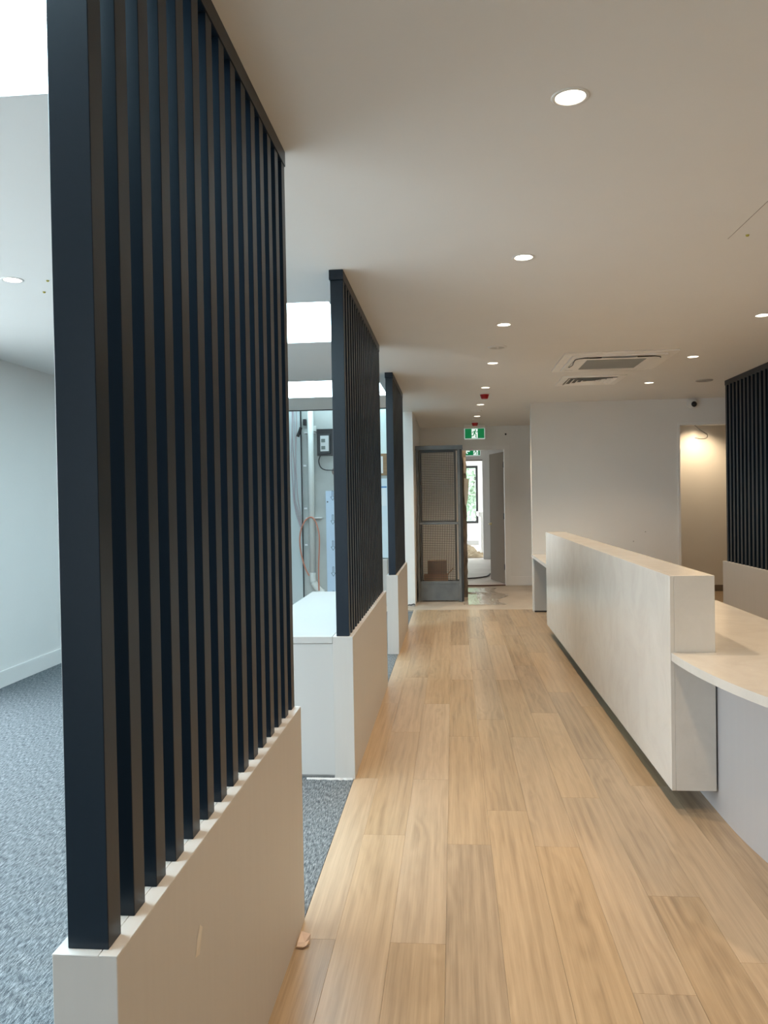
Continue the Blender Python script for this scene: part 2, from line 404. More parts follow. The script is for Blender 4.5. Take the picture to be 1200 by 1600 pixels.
for s, lb in zip(SKY, names):
    t = thing('skylight', lb, 'skylight', ((s[0] + s[1]) / 2, (s[2] + s[3]) / 2, H), 'skylights over the carpeted room')
    MB().box(s[0] + 0.004, s[1] - 0.004, s[2] + 0.004, s[3] - 0.004, H + 0.006, H + 0.016).obj('diffuser', OPAL, t)
    fr = MB()
    for a in ((s[0], s[0] + 0.004, s[2], s[3]), (s[1] - 0.004, s[1], s[2], s[3]), (s[0], s[1], s[2], s[2] + 0.004), (s[0], s[1], s[3] - 0.004, s[3])):
        fr.box(*a, H - 0.001, H + 0.03)
    fr.obj('skylight_frame', SKYFRAME, t)
t = thing('skylight', 'unseen glowing panel added above the service recess to light its wall', 'skylight', (-1.8, 10.7, ROOF - 0.03))
MB().box(-3.2, -0.75, 10.46, 10.95, ROOF - 0.012, ROOF - 0.004).obj('diffuser', mat('added_glow_panel', (.8, .8, .8), .5, emis=SKY_C, estr=2.6), t)  # glowing panel out of sight, added to light the service recess
MB().box(-3.22, -0.73, 10.44, 10.97, ROOF - 0.004, ROOF + 0.0).obj('skylight_frame', SKYFRAME, t)

# ------------------------------------------------------------------ walls
wl = MB().box(XL - 0.12, XL, YF - 0.1, 0.0, -0.1, ROOF).box(XL - 0.12, XL, 5.5, 13.5, -0.1, ROOF).box(XL - 0.12, XL, 0.0, 5.5, -0.1, 0.1).box(XL - 0.12, XL, 0.0, 5.5, 2.5, ROOF)
struct(wl.obj('wall_left', PAINT))
wf = MB().box(XL - .09, XL - .03, 0, 5.5, .1, .15).box(XL - .09, XL - .03, 0, 5.5, 2.45, 2.5)
for k in range(5):
    yk = k * (5.5 - .05) / 4; wf.box(XL - .09, XL - .03, yk, yk + .05, .15, 2.45)
struct(wf.obj('window_2', FRAMEB))
struct(MB().box(XL, XL + 0.014, YF, 10.36, 0.0, 0.135).obj('baseboard_left', TRIM, bevel=0.002))
struct(MB().box(XR, XR + 0.12, YF - 0.1, 13.5, -0.1, ROOF).obj('wall_right', PAINT))
wb = MB().box(1.015, 2.875, YB, YB + 0.11, 0.0, ROOF)
wb.box(2.875, 3.83, YB, YB + 0.11, 2.367, ROOF).box(3.83, XR, YB, YB + 0.11, 0.0, ROOF)
struct(wb.obj('wall_back', PAINT))
# opening trim of the doorway in the back wall
dt = MB().box(2.845, 2.878, YB - 0.012, YB + 0.122, 0, 2.40).box(3.827, 3.86, YB - 0.012, YB + 0.122, 0, 2.40).box(2.878, 3.827, YB - 0.012, YB + 0.122, 2.364, 2.40)
struct(dt.obj('trim_2', TRIM))
# lobby behind the doorway
lw = MB().box(2.3, XR, 12.40, 12.5, 0, ROOF).box(2.3, 3.73, 12.37, 12.40, 0, ROOF).box(2.2, 2.3, YB + 0.11, 12.5, 0, ROOF)
struct(lw.obj('wall_lobby', PAINT))
struct(MB().box(3.72, XR, 12.388, 12.40, 0, 0.095).obj('baseboard_lobby', SKIRTG))
LOBBYFLOOR = struct(MB().box(2.3, XR, 10.50, 12.4, -0.001, 0.0).obj('floor', WOOD))
# pier between carpet room and hall, hall left wall
struct(MB().box(-0.68, -0.542, 10.86, 13.4, 0.0, ROOF).obj('wall_pier', PAINT))
# far wall of the hall with the door opening
fw = MB().box(-0.542, 0.115, 13.4, 13.5, 0, ROOF).box(0.905, 1.12, 13.4, 13.5, 0, ROOF).box(0.115, 0.905, 13.4, 13.5, 2.315, ROOF)
fw.box(1.12, XR, 13.4, 13.5, 0, ROOF).box(-4.0, -0.68, 13.4, 13.5, 0, ROOF)
struct(fw.obj('wall_far', PAINT))
struct(MB().box(0.96, 2.2, 13.386, 13.40, 0, 0.15).box(-0.54, 0.06, 13.386, 13.40, 0, 0.15).obj('baseboard_far', TRIM))
# service recess back wall
struct(MB().box(XL, -0.68, 11.05, 11.15, 0, ROOF).obj('wall_service', RENDER_))
# front wall behind the camera; unseen window added to light the near faces
struct(MB().box(XL - 0.1, -1.5, YF - 0.1, YF, 0, ROOF).box(-.2, XR + 0.1, YF - 0.1, YF, 0, ROOF).box(-1.5, -.2, YF - .1, YF, 0, .2).box(-1.5, -.2, YF - .1, YF, 2.5, ROOF).obj('wall_front', PAINT))
struct(MB().box(-1.5, -1.45, YF - .08, YF - .02, .2, 2.5).box(-.25, -.2, YF - .08, YF - .02, .2, 2.5).box(-1.45, -.25, YF - .08, YF - .02, .2, .25).box(-1.45, -.25, YF - .08, YF - .02, 2.45, 2.5).obj('window_added', FRAMEB))

# ------------------------------------------------------------------ slatted screens
BT, HB = 0.759, 2.648
def slat_mesh(): return MB().box(0, 0.069, 0, 0.048, BT, HB).mesh('slat', BLACK, 0.0012, seg=1)
SLAT = slat_mesh()
def screen(label, xf, y0, y1, first, count, pitch, side=1, group='black slatted screens on cream plinths'):
    """xf: face of the slats towards the walkway; side=1: body lies at smaller x."""
    t = thing('slatted_screen', label, 'screen', (xf, y0, 0), group)
    xs = (xf - 0.069, xf) if side > 0 else (xf, xf + 0.069)
    bx = (xf - 0.087, xf + 0.021) if side > 0 else (xf - 0.021, xf + 0.087)
    MB().box(bx[0], bx[1], y0, y1, 0.001, BT - 0.0017).obj('base', LAM, t, 0.0012, seg=1)
    xm = xf - 0.010 if side > 0 else xf + 0.010
    MB().box(bx[0], xm - 0.0008, y0, y1, BT - 0.0016, BT).obj('top_board', TOPB, t)
    MB().box(xm + 0.0008, bx[1], y0, y1, BT - 0.0016, BT).obj('top_board', TOPB, t)
    for k in range(count):
        link('slat', SLAT, t, (xs[0], first + k * pitch, 0))
    MB().box(xs[0] - 0.004, xs[1] + 0.003, y0 + 0.008, first + (count - 1) * pitch + 0.052, HB, H - 0.0005).obj('header_rail', BLACK, t, 0.001, seg=1)
    return t
scr1 = screen('nearest and largest black slatted screen on a cream plinth, at the left', -0.567, 1.197, 2.715, 1.214, 15, 0.1034)
scr2 = screen('middle black slatted screen, with the white cabinet behind its plinth', -0.561, 4.105, 6.205, 4.128, 20, 0.1045)
scr3 = screen('farthest and smallest black slatted screen on the left, before the white pier', -0.558, 7.47, 9.02, 7.50, 15, 0.1034)
n = 26
scr4 = screen('black slatted screen at the right edge, beyond the stone counter', 2.932, 8.785 - n * 0.1034 - 0.02, 8.80, 8.785 - n * 0.1034, n, 0.1034, side=-1)
# scuffed patch on the nearest plinth, torn film at the foot of the middle plinth
p = MB(); p.v = [(-0.5455, 1.565, .540), (-0.5455, 1.592, .532), (-0.5455, 1.600, .552), (-0.5455, 1.614, .578), (-0.5455, 1.598, .592), (-0.5455, 1.578, .571), (-0.5435, 1.590, .558)]
p.f = [(0, 1, 6), (1, 2, 6), (2, 3, 6), (3, 4, 6), (4, 5, 6), (5, 0, 6)]
tag(p.obj('tape_scrap', mat('buff_tape', (0.62, 0.57, 0.49), 0.7)), 'small torn buff tape scrap stuck on the nearest cream plinth', 'tape')
p = MB(); xs_ = [-.80 + .0165 * i for i in range(16)]; hh = [0.002 + 0.010 * random.random() ** 2 for _ in xs_]
for k in range(15):
    a, b = xs_[k], xs_[k + 1]
    p.quad((a, 4.103, .010), (b, 4.103, .010), (b, 4.100 - hh[k + 1], .001), (a, 4.100 - hh[k], .001))
tag(p.obj('torn_film', mat('film_white', (.5, .5, .49), .6)), 'ragged torn white film along the foot of the white cabinet', 'film')

# white cabinet behind the middle screen
t = thing('storage_cabinet', 'low white cabinet behind the plinth of the middle screen', 'cabinet', (-0.9, 4.1, 0))
MB().box(-1.122, -0.6495, 4.115, 6.16, 0.02, 0.722).obj('body', LAMW, t, 0.001, seg=1)
MB().box(-1.128, -0.6495, 4.107, 6.17, 0.724, 0.760).obj('cabinet_top', LAMW, t, 0.0015, seg=1)
MB().box(-1.10, -0.6495, 4.14, 6.14, 0.0005, 0.02).obj('plinth', LAMW, t)
for k in range(3):
    MB().box(-1.142, -1.1225, 4.13 + k * .675, 4.13 + k * .675 + .668, 0.03, 0.715).obj('door', LAMW, t, 0.001, seg=1)

# ------------------------------------------------------------------ stone counter and desk
C0, C1, CY0, CY1, CZ0, CZ1 = 0.994, 1.197, 3.732, 8.60, 0.104, 1.106
t = thing('stone_counter', 'long polished off-white stone counter floating above the timber floor', 'counter', (1.1, 6.0, 0))
MB().box(C0, C0 + 0.02, CY0, CY1, CZ0, CZ1).obj('front_panel', STONE, t, 0.0015, seg=1)
MB().box(C0 + 0.0203, C1, CY0, CY0 + 0.02, CZ0, CZ1).obj('end_panel', STONE, t, 0.0012, seg=1)
MB().box(C0 + 0.0203, C1, CY1 - 0.02, CY1, CZ0, CZ1).obj('end_panel', STONE, t, 0.0012, seg=1)
MB().box(C0 + 0.0203, C1, CY0 + 0.0203, CY1 - 0.0203, CZ1 - 0.02, CZ1).obj('counter_top', STONE, t, 0.0012, seg=1)
MB().box(C1 - 0.018, C1, CY0 + 0.0203, CY1 - 0.0203, CZ0, CZ1 - 0.0203).obj('back_panel', LAMW, t)
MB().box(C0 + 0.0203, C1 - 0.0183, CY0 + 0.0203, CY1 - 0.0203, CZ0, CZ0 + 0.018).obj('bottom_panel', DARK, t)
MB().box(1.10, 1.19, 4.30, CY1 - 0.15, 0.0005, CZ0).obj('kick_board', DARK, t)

def ell(cx, cy, a, b, y_end, n=28):
    return [(cx - a * math.cos(th), cy - b * math.sin(th)) for th in [PI / 2 * i / n for i in range(n + 1)]]
out = ell(1.80, 3.728, 0.802, 1.6, 0)                       # from (0.998,3.728) round to (1.8,2.128)
pts = [(0.998, 10.245), (0.998, 8.604), (1.2005, 8.604), (1.2005, 3.7295)] + out + [(1.80, 10.245)]
t = thing('reception_desk', 'low curved stone-topped reception desk behind the long counter', 'desk', (1.5, 6, 0))
MB().poly_z(pts, 0.712, 0.750).obj('desk_top', STONE, t)
o1 = ell(1.80, 3.65, 0.595, 1.4, 0); o2 = ell(1.80, 3.65, 0.577, 1.382, 0)
MB().poly_z([(1.205, 8.6)] + o1 + o2[::-1] + [(1.223, 8.6)], 0.001, 0.7115).obj('curved_front', GREYL, t)
MB().box(1.78, 1.80, 2.3, 5.0, 0.001, 0.7115).obj('support_panel', LAMW, t)
MB().box(1.78, 1.80, 8.7, 10.2, 0.001, 0.7115).obj('support_panel', LAMW, t)
MB().box(1.03, 1.78, 10.226, 10.245, 0.02, 0.7115).obj('back_panel', LAMW, t)
MB().box(1.03, 1.78, 10.236, 10.245, 0.0005, 0.02).obj('shadow_gap_strip', DARK, t)  # dark strip paints the shadow gap below the back panel

# ------------------------------------------------------------------ ceiling downlights
def downlight(label, x, y, group, watts=DOWN_W, color=DOWN_C, spot=118, hidden=False):
    t = thing('downlight', label, 'downlight', (x, y, H), group)
    MB().lathe([(0.045, H - 0.001), (0.047, H - 0.004), (0.056, H - 0.003), (0.0585, H - 0.0002)], x, y).obj('trim_ring', WPLAST, t, smooth=True)
    MB().lathe([(0.046, H - 0.002), (0.0455, H + 0.004), (0.042, H + 0.012)], x, y).obj('reflector', CAN, t, smooth=True)
    MB().lathe([(0.0, H + 0.007), (0.012, H + 0.0075), (0.0422, H + 0.0118)], x, y).obj('lamp', LED, t)
    l = bpy.data.lights.new('downlight_beam', 'SPOT'); l.energy = watts; l.color = color; l.spot_size = math.radians(spot); l.spot_blend = 0.85; l.shadow_soft_size = 0.035
    o = bpy.data.objects.new('downlight_beam', l); COL.objects.link(o); o.parent = t; o.location = (0, 0, -0.012)
ordn = ['nearest and largest downlight over the timber walkway, near the top of the picture', 'second downlight of the walkway row, counting from the viewer',
        'third downlight of the walkway row, just before the round ceiling speaker', 'fourth downlight of the walkway row, just past the round ceiling speaker',
        'fifth downlight of the walkway row, right in front of the nearer red-capped detector', 'sixth downlight of the walkway row, just past the nearer red-capped detector',
        'seventh and last downlight of the walkway row, in the hall before the exit sign']
for (x, y), lb in zip(ROW_C, ordn): downlight(lb, x, y, 'downlights over the walkway')
for (x, y), lb in zip(ROW_R, ['downlight cut by the right picture edge, nearest of the three over the desk', 'downlight right of the air-conditioning cassette, over the desk', 'farthest downlight over the desk, right of the square ceiling vent']):
    downlight(lb, x, y, 'downlights over the desk')
for x, y in ROW_L: downlight('downlight over the carpeted room, at the left picture edge', x, y, 'downlights over the carpet', 12, (1, .93, .84))
for (x, y), lb in zip(HID, ['unseen downlight added over the walkway above the viewer', 'unseen downlight added over the desk right of the frame, level with the counter end', 'unseen downlight added over the curved desk end, right of the frame']): downlight(lb, x, y, 'downlights over the desk' if x > 1 else 'downlights over the walkway')
for x, y in LOBBY: downlight('downlight washing the lobby wall behind the right-hand doorway', x, y, 'lobby downlight', 40, (1, .74, .46), 120)

# ------------------------------------------------------------------ ceiling fittings
def disc(label, x, y, r=0.078, M1=WPLAST, M2=GPLAST, cat='speaker', name='ceiling_speaker'):
    t = thing(name, label, cat, (x, y, H))
    MB().lathe([(r * 0.74, H - 0.006), (r * 0.80, H - 0.011), (r * 0.93, H - 0.009), (r, H - 0.0002)], x, y).obj('rim', M1, t, smooth=True)
    MB().lathe([(0.0, H - 0.005), (r * 0.75, H - 0.005)], x, y).obj('grille', M2, t)
    MB().lathe([(0.0, H - 0.012), (r * 0.16, H - 0.011), (r * 0.18, H - 0.005)], x, y, n=16).obj('centre_boss', M1, t)
disc('round ceiling speaker between the third and fourth walkway downlights', 0.376, 6.40, M2=mat('pale_grille', (.60, .59, .56), .6))
disc('small round fitting in the hall ceiling before the last downlight', 0.352, 11.00, 0.07, M2=WPLAST, cat='fitting', name='ceiling_fitting')
disc('small round fitting in the hall ceiling past the last downlight', 0.36, 12.15, 0.06, M2=WPLAST, cat='fitting', name='ceiling_fitting')
disc('grey round ceiling speaker near the top of the right-hand slatted screen', 2.69, 8.65, 0.09, M1=GPLAST)
def detector(label, x, y):
    t = thing('smoke_detector', label, 'detector', (x, y, H), 'red-capped smoke detectors')
    MB().lathe([(0.0, H - 0.012), (0.056, H - 0.012), (0.060, H - 0.004), (0.060, H - 0.0002)], x, y, 24).obj('mount', WPLAST, t, smooth=False)
    MB().lathe([(0.0, H - 0.062), (0.033, H - 0.062), (0.039, H - 0.057), (0.053, H - 0.0125), (0.0, H - 0.0122)], x, y, 24).obj('dust_cap', REDP, t)['label'] = 'red dust cap'
detector('nearer red-capped smoke detector, just behind the fifth walkway downlight', 0.385, 9.216)
detector('farther red-capped smoke detector, just above the hanging exit sign', 0.369, 12.62)

# air-conditioning cassette (square, 0.95 m) in the ceiling
ax, ay, aw = 1.44, 7.24, 0.475
t = thing('ceiling_cassette', 'square ceiling air-conditioning cassette with half-open flaps over the desk', 'air conditioner', (ax, ay, H))
pl = MB(); z0, z1 = H - 0.030, H - 0.0003
def ring(mb, o, i, za, zb):   # flat square ring
    mb.box(ax - o, ax + o, ay - o, ay - i, za, zb).box(ax - o, ax + o, ay + i, ay + o, za, zb).box(ax - o, ax - i, ay - i, ay + i, za, zb).box(ax + i, ax + o, ay - i, ay + i, za, zb)
ring(pl, aw, 0.40, H - 0.012, z1); pl.obj('outer_panel', ACW, t, 0.002, seg=1)
pl = MB(); ring(pl, 0.3985, 0.365, z0 + .004, z1); ring(pl, 0.305, 0.255, z0, z1)
for sx in (-1, 1):
    for sy in (-1, 1):   # corner pads
        x0, x1 = sorted((ax + sx * 0.364, ax + sx * 0.306)); y0, y1 = sorted((ay + sy * 0.364, ay + sy * 0.306)); pl.box(x0, x1, y0, y1, z0 + .002, z1)
pl.obj('fascia', ACW, t, 0.001, seg=1)
MB().box(ax - .364, ax + .364, ay - .364, ay + .364, H - 0.006, z1).obj('air_duct', BPLAST, t)
def flap(cx, cy, ln, along, ang):
    mb = MB(); k = 12
    for i in range(k):
        a0, a1 = -1 + 2 * i / k, -1 + 2 * (i + 1) / k
        def P(a, s_, top):
            bow = 0.018 * (1 - a * a); u = a * ln / 2; w = s_ * 0.0285
            zz = z0 + 0.006 - bow * 0.5 + (0.012 if s_ > 0 else -0.010) * ang + (0.004 if top else 0)
            return (cx + u, cy + w, zz) if along == 'x' else (cx + w, cy + u, zz)
        mb.quad(P(a0, -1, 0), P(a1, -1, 0), P(a1, 1, 0), P(a0, 1, 0)); mb.quad(P(a0, -1, 1), P(a0, 1, 1), P(a1, 1, 1), P(a1, -1, 1))
    return mb
for (cx, cy, al, an) in ((ax, ay - .335, 'x', .45), (ax, ay + .335, 'x', 0), (ax - .335, ay, 'y', -.15), (ax + .335, ay, 'y', 0)):
    flap(cx, cy, .60, al, an).obj('flap', ACW, t, smooth=True)
rr = .085; zz = z0 - .001
for (sx, sy) in ((-1, -1), (1, -1)):   # dark gaskets curling round the flap corners
    MB().tube([(ax + sx * (.362 - rr + rr * math.cos(a)), ay + sy * (.362 - rr + rr * math.sin(a)), zz) for a in [PI / 2 * k / 8 for k in range(9)]], .0045, 6).obj('gap_gasket', BPLAST, t)
MB().tube([(ax - .277, ay - .362, zz), (ax - .20, ay - .366, zz - .002), (ax - .15, ay - .360, zz)], .005, 6).obj('gap_gasket', BPLAST, t)
MB().tube([(ax + .277, ay - .362, zz), (ax + .20, ay - .366, zz - .002), (ax + .15, ay - .360, zz)], .005, 6).obj('gap_gasket', BPLAST, t)
MB().tube(spline([(ax - .362, ay - .277, zz), (ax - .358, ay - .16, zz - .001), (ax - .345, ay - .02, zz), (ax - .36, ay + .10, zz)], 5), .005, 6).obj('gap_gasket', BPLAST, t)
for sx in (-1, 1):
    MB().box(ax + sx * .20 - .045, ax + sx * .20 + .045, ay - .362, ay - .335, zz - .002, zz + .001).obj('gap_gasket', BPLAST, t)  # dark blocks paint the shaded gaps beside the bowed flap
g = MB().box(ax - .254, ax + .254, ay - .254, ay + .254, z0 + .008, z0 + .012).obj('grille_plate', GRILLE, t)
for k in range(16):
    yy = ay - .245 + k * .0327
    MB().box(ax - .254, ax + .254, yy - .007, yy + .007, z0 + .001, z0 + .0078).obj('grille_bar', mat('grille_bar_grey', (.42, .42, .39), .5) if k == 0 else bpy.data.materials['grille_bar_grey'], t)
# square louvred vent
vx, vy, vw = 1.445, 8.39, 0.318
t = thing('ceiling_vent', 'square white four-way louvred ceiling vent just beyond the cassette', 'vent', (vx, vy, H))
mb = MB()
def sring(mb, cx, cy, o, i, za, zb):
    mb.box(cx - o, cx + o, cy - o, cy - i, za, zb).box(cx - o, cx + o, cy + i, cy + o, za, zb).box(cx - o, cx - i, cy - i, cy + i, za, zb).box(cx + i, cx + o, cy - i, cy + i, za, zb)
sring(mb, vx, vy, vw, vw - .07, H - .010, H - .0003); mb.obj('vent_frame', ACW, t, .002, seg=1)
MB().box(vx - .247, vx + .247, vy - .247, vy + .247, H - .0015, H - .0004).obj('vent_duct', DUCTG, t)
for k in range(5):     # concentric sloping blades
    o_ = .245 - k * .05; i_ = o_ - .030; bl = MB()
    for (dx, dy) in ((1, 0), (-1, 0), (0, 1), (0, -1)):
        if dx:
            bl.quad((vx + dx * o_, vy - o_, H - .016), (vx + dx * o_, vy + o_, H - .016), (vx + dx * i_, vy + i_, H - .002), (vx + dx * i_, vy - i_, H - .002))
        else:
            bl.quad((vx - o_, vy + dy * o_, H - .016), (vx + o_, vy + dy * o_, H - .016), (vx + i_, vy + dy * i_, H - .002), (vx - i_, vy + dy * i_, H - .002))
    bl.obj('blade', ACW, t)
# fine dark joint line in the ceiling and yellow plugs
hx0, hy0, hs = 1.327, 3.295, 0.60
mb = MB()
for a in ((hx0, hx0 + .0025, hy0, hy0 + hs),):
    mb.box(*a, H - .0012, H - .0002)
t = tag(mb.obj('joint_strip', mat('joint_grey', (.30, .28, .25), .7)), 'fine dark joint line in the plasterboard ceiling at the right picture edge', 'joint')
def plug(label, x, y):
    tag(MB().lathe([(0, H - .008), (.006, H - .007), (.009, H - .0003)], x, y, 10).obj('ceiling_plug', YELL), label, 'plug')
plug('yellow plug in the ceiling by the fine joint line, at the right', 1.402, 3.85)
plug('yellow plug in the ceiling left of the nearest screen', -2.165, 4.085)
plug('smaller yellow plug below it in the ceiling left of the nearest screen', -2.30, 4.297)

# ------------------------------------------------------------------ back wall: camera, plugs, dangling cable
t = thing('security_camera', 'white security camera with a black dome, high on the back wall', 'camera', (3.03, YB, 2.63))
MB().lathe([(0.0, YB - .001), (.062, YB - .001), (.064, YB - .03), (.056, YB - .058), (.040, YB - .072), (.0, YB - .072)], 3.03, 2.630, 24, axis='y').obj('housing', WPLAST, t, smooth=False)
MB().lathe([(.036 * math.cos(a), YB - .066 - .030 * math.sin(a)) for a in [PI / 2 * k / 8 for k in range(9)]], 3.040, 2.620, 24, axis='y').obj('dome', BPLAST, t, smooth=True)
for lb, x, z in (('small dark plug hole in the back wall, the upper one', 2.44, 1.02), ('small dark plug hole in the back wall, the lower one', 2.29, .90)):
    tag(MB().lathe([(0, YB - .003), (.007, YB - .003), (.008, YB - .0002)], x, z, 10, axis='y').obj('wall_plug', GPLAST), lb, 'plug')
tag(MB().lathe([(0, 13.395), (.014, 13.394), (.016, 13.3995)], 0.905, 2.56, 12, axis='y').obj('wall_plug', BPLAST), 'black round plug on the far wall beside the exit sign', 'plug')
tag(MB().tube(spline([(3.08, YB + .05, 2.364), (3.13, YB + .03, 2.31), (3.215, YB, 2.24), (3.20, YB - .01, 2.195), (3.13, YB - .02, 2.185), (3.06, YB - .02, 2.20)]), .0055, 8).obj('loose_cable', mat('grey_cable', (.42, .40, .37), .5)), 'loose grey cable dangling from the head of the right-hand doorway', 'cable')

# ------------------------------------------------------------------ exit signs
def man(mb, cx, cz, s, y0, y1):
    P = lambda u, v: (cx + u * s, cz + v * s)
    hd = [P(.10 + .085 * math.cos(a), .36 + .085 * math.sin(a)) for a in [2 * PI * k / 10 for k in range(10)]]
    mb.poly_y(hd, y0, y1)
    mb.stroke_y([P(.04, .27), P(-.06, -.02)], .17 * s, y0, y1)
    mb.stroke_y([P(.03, .23), P(.22, .13), P(.33, .20)], .075 * s, y0, y1)
    mb.stroke_y([P(.0, .24), P(-.20, .19), P(-.27, .03)], .075 * s, y0, y1)
    mb.stroke_y([P(-.04, .0), P(.17, -.10), P(.12, -.40), P(.22, -.42)], .10 * s, y0, y1)
    mb.stroke_y([P(-.06, .0), P(-.11, -.22), P(-.34, -.28)], .10 * s, y0, y1)
def exit_sign(label, x0, x1, z0, z1, y, ztop, arrow):
    t = thing('exit_sign', label, 'exit sign', ((x0 + x1) / 2, y, z0))
    MB().box(x0 - .012, x1 + .012, y, y + .006, z0 - .016, z1).obj('acrylic_panel', ACRYL, t, .001, seg=1)
    MB().box(x0, x1, y - .004, y - .0002, z0, z1 - .004).obj('sign_face', GREEN, t)
    MB().box(x0 - .016, x1 + .016, y - .02, y + .028, z1 + .0005, ztop).obj('housing', WPLAST, t, .003, seg=1)
    h = z1 - z0; cx = (x0 + x1) / 2 if not arrow else x0 + (x1 - x0) * .77
    MB().box(cx - h * .30, cx + h * .30, y - .006, y - .0042, z0 + .004, z1 - .008).obj('white_field', WSIGN, t)
    mb = MB(); man(mb, cx, (z0 + z1) / 2 - .002, h * .92, y - .008, y - .0062); mb.obj('running_man', GREEN, t)
    if arrow:
        a = MB(); c = x0 + (x1 - x0) * .30; zc = (z0 + z1) / 2; s = h * .30
        a.stroke_y([(c - s, zc), (c + s, zc)], h * .13, y - .008, y - .0062)
        a.stroke_y([(c + s * .05, zc + s), (c - s, zc), (c + s * .05, zc - s)], h * .13, y - .0085, y - .0062)
        a.obj('arrow', WSIGN, t)
exit_sign('green running-man exit sign hanging from the hall ceiling above the door', 0.215, 0.530, 2.472, 2.635, 13.0, H - .0005, False)

# ------------------------------------------------------------------ far door
d = struct(bpy.data.objects.new('door_1', None)); COL.objects.link(d); d.location = (0.88, 13.42, 0)
fr = MB().box(0.115, 0.150, 13.39, 13.51, 0, 2.315).box(0.870, 0.905, 13.39, 13.51, 0, 2.315).box(0.150, 0.870, 13.39, 13.51, 2.302, 2.315)
fr.box(0.06, 0.115, 13.385, 13.40, 0, 2.37).box(0.905, 0.96, 13.385, 13.40, 0, 2.37).box(0.115, 0.905, 13.385, 13.40, 2.315, 2.37)
fr.obj('door_frame', TRIM, d)
ang = math.atan2(14.22 - 13.44, 0.655 - 0.86)
leaf = MB().box(0, 0.80, -0.038, 0, 0.012, 2.272).mesh('door_leaf', DOORP, .002, seg=1)
lo = link('door_leaf', leaf, None, (0.866, 13.53, 0)); lo.rotation_euler = (0, 0, ang); lo.parent = d; lo.matrix_parent_inverse = Matrix.Translation(-d.location)
hm = MB().lathe([(0, .0), (.026, .0), (.026, .006), (.012, .008), (.010, .045), (.0, .046)], 0.735, 1.02, 16, axis='y')
hm.tube([(0.735, .040, 1.02), (0.70, .044, 1.02), (0.63, .044, 1.02)], .009, 8)
hm.lathe([(0, -.038), (.026, -.038), (.026, -.044), (.012, -.046), (.010, -.083), (.0, -.084)], 0.735, 1.02, 16, axis='y').tube([(0.735, -.078, 1.02), (0.70, -.082, 1.02), (0.63, -.082, 1.02)], .009, 8)
ho = link('door_handle', hm.mesh('door_handle', BRASS, smooth=True), lo); ho.matrix_parent_inverse = Matrix.Identity(4); ho['label'] = 'brass lever handle'
for z in (.30, 1.17, 2.05):
    MB().tube([(0.868, 13.525, z - .05), (0.868, 13.525, z + .05)], .011, 8).obj('hinge', STEELD, d)

# ------------------------------------------------------------------ steel mesh cage in the hall
t = thing('mesh_cage', 'tall grey steel mesh cage standing in the hall beside the far door', 'cage', (-0.2, 11.5, 0))
x0, x1, yf, yb_, zt = -0.522, 0.140, 11.30, 11.74, 2.245
MB().box(x0, x0 + .035, yf, yf + .04, .001, zt).obj('post', STEEL, t, .002, seg=1)
MB().box(x1 - .070, x1 - .034, yf, yf + .04, .001, zt).obj('post', STEEL, t, .002, seg=1)
MB().box(x1 - .033, x1, yf + .01, yf + .05, .001, zt - .06).obj('post', STEELD, t, .002, seg=1)
MB().box(x0, x0 + .035, yb_ - .04, yb_, .001, zt).obj('post', STEEL, t, .002, seg=1)
MB().box(x1 - .035, x1, yb_ - .04, yb_, .001, zt).obj('post', STEEL, t, .002, seg=1)
MB().box(x0 - .008, x1 + .008, yf - .006, yf + .05, zt - .055, zt + .006).obj('top_rail', STEEL, t, .002, seg=1)
MB().box(x0 + .035, x1 - .035, yb_ - .04, yb_, zt - .045, zt).obj('top_rail', STEELD, t)
for xx in (x0, x1 - .035): MB().box(xx, xx + .035, yf + .05, yb_ - .041, zt - .045, zt).obj('top_rail', STEEL, t)
MB().box(x0 + .036, x1 - .071, yf + .006, yf + .016, .02, .268).obj('kick_plate', STEEL, t, .002, seg=1)
MB().box(x0 + .036, x1 - .071, yf, yf + .036, .262, .300).obj('bottom_rail', STEEL, t, .002, seg=1)
MB().box(x0 + .036, x1 - .071, yf, yf + .036, 1.115, 1.150).obj('mid_rail', STEEL, t, .002, seg=1)
MB().box(x0 + .075, x1 - .105, yf + .01, yf + .03, 1.152, 1.172).obj('mid_rail', STEELD, t)
for xx in (x0 + .055, x1 - .115): MB().box(xx, xx + .022, yf + .008, yf + .034, .302, 2.188).obj('mesh_frame', STEELD, t)
MB().box(x0 + .078, x1 - .116, yf + .008, yf + .034, 2.150, 2.188).obj('mesh_frame', STEELD, t)
def wires(xa, xb_, za, zb, y, p=.025, r=.0027):
    mb = MB(); x = xa + p / 2
    while x < xb_: mb.box(x - r, x + r, y - r, y + r, za, zb); x += p
    z = za + p / 2
    while z < zb: mb.box(xa, xb_, y - r + .002, y + r + .002, z - r, z + r); z += p
    return mb
a = wires(x0 + .078, x1 - .116, 1.173, 2.149, yf + .018); o = a.obj('wire_mesh', STEELD, t); o['kind'] = 'stuff'
a = wires(x0 + .078, x1 - .116, .302, 1.113, yf + .018); o = a.obj('wire_mesh', STEELD, t); o['kind'] = 'stuff'
def wires_x(x, ya, yb2, za, zb, p=.025, r=.0027):
    mb = MB(); y = ya + p / 2
    while y < yb2: mb.box(x - r, x + r, y - r, y + r, za, zb); y += p
    z = za + p / 2
    while z < zb: mb.box(x - r, x + r, ya, yb2, z - r, z + r); z += p
    return mb
o = wires_x(x0 + .018, yf + .042, yb_ - .042, .30, 2.19).obj('wire_mesh', STEELD, t); o['kind'] = 'stuff'
MB().box(x0 + .008, x0 + .018, yf + .042, yb_ - .042, .02, .27).obj('kick_plate', STEEL, t)
MB().box(x0 + .036, x1 - .036, yf + .03, yb_ - .02, .262, .280).obj('shelf', STEELD, t)
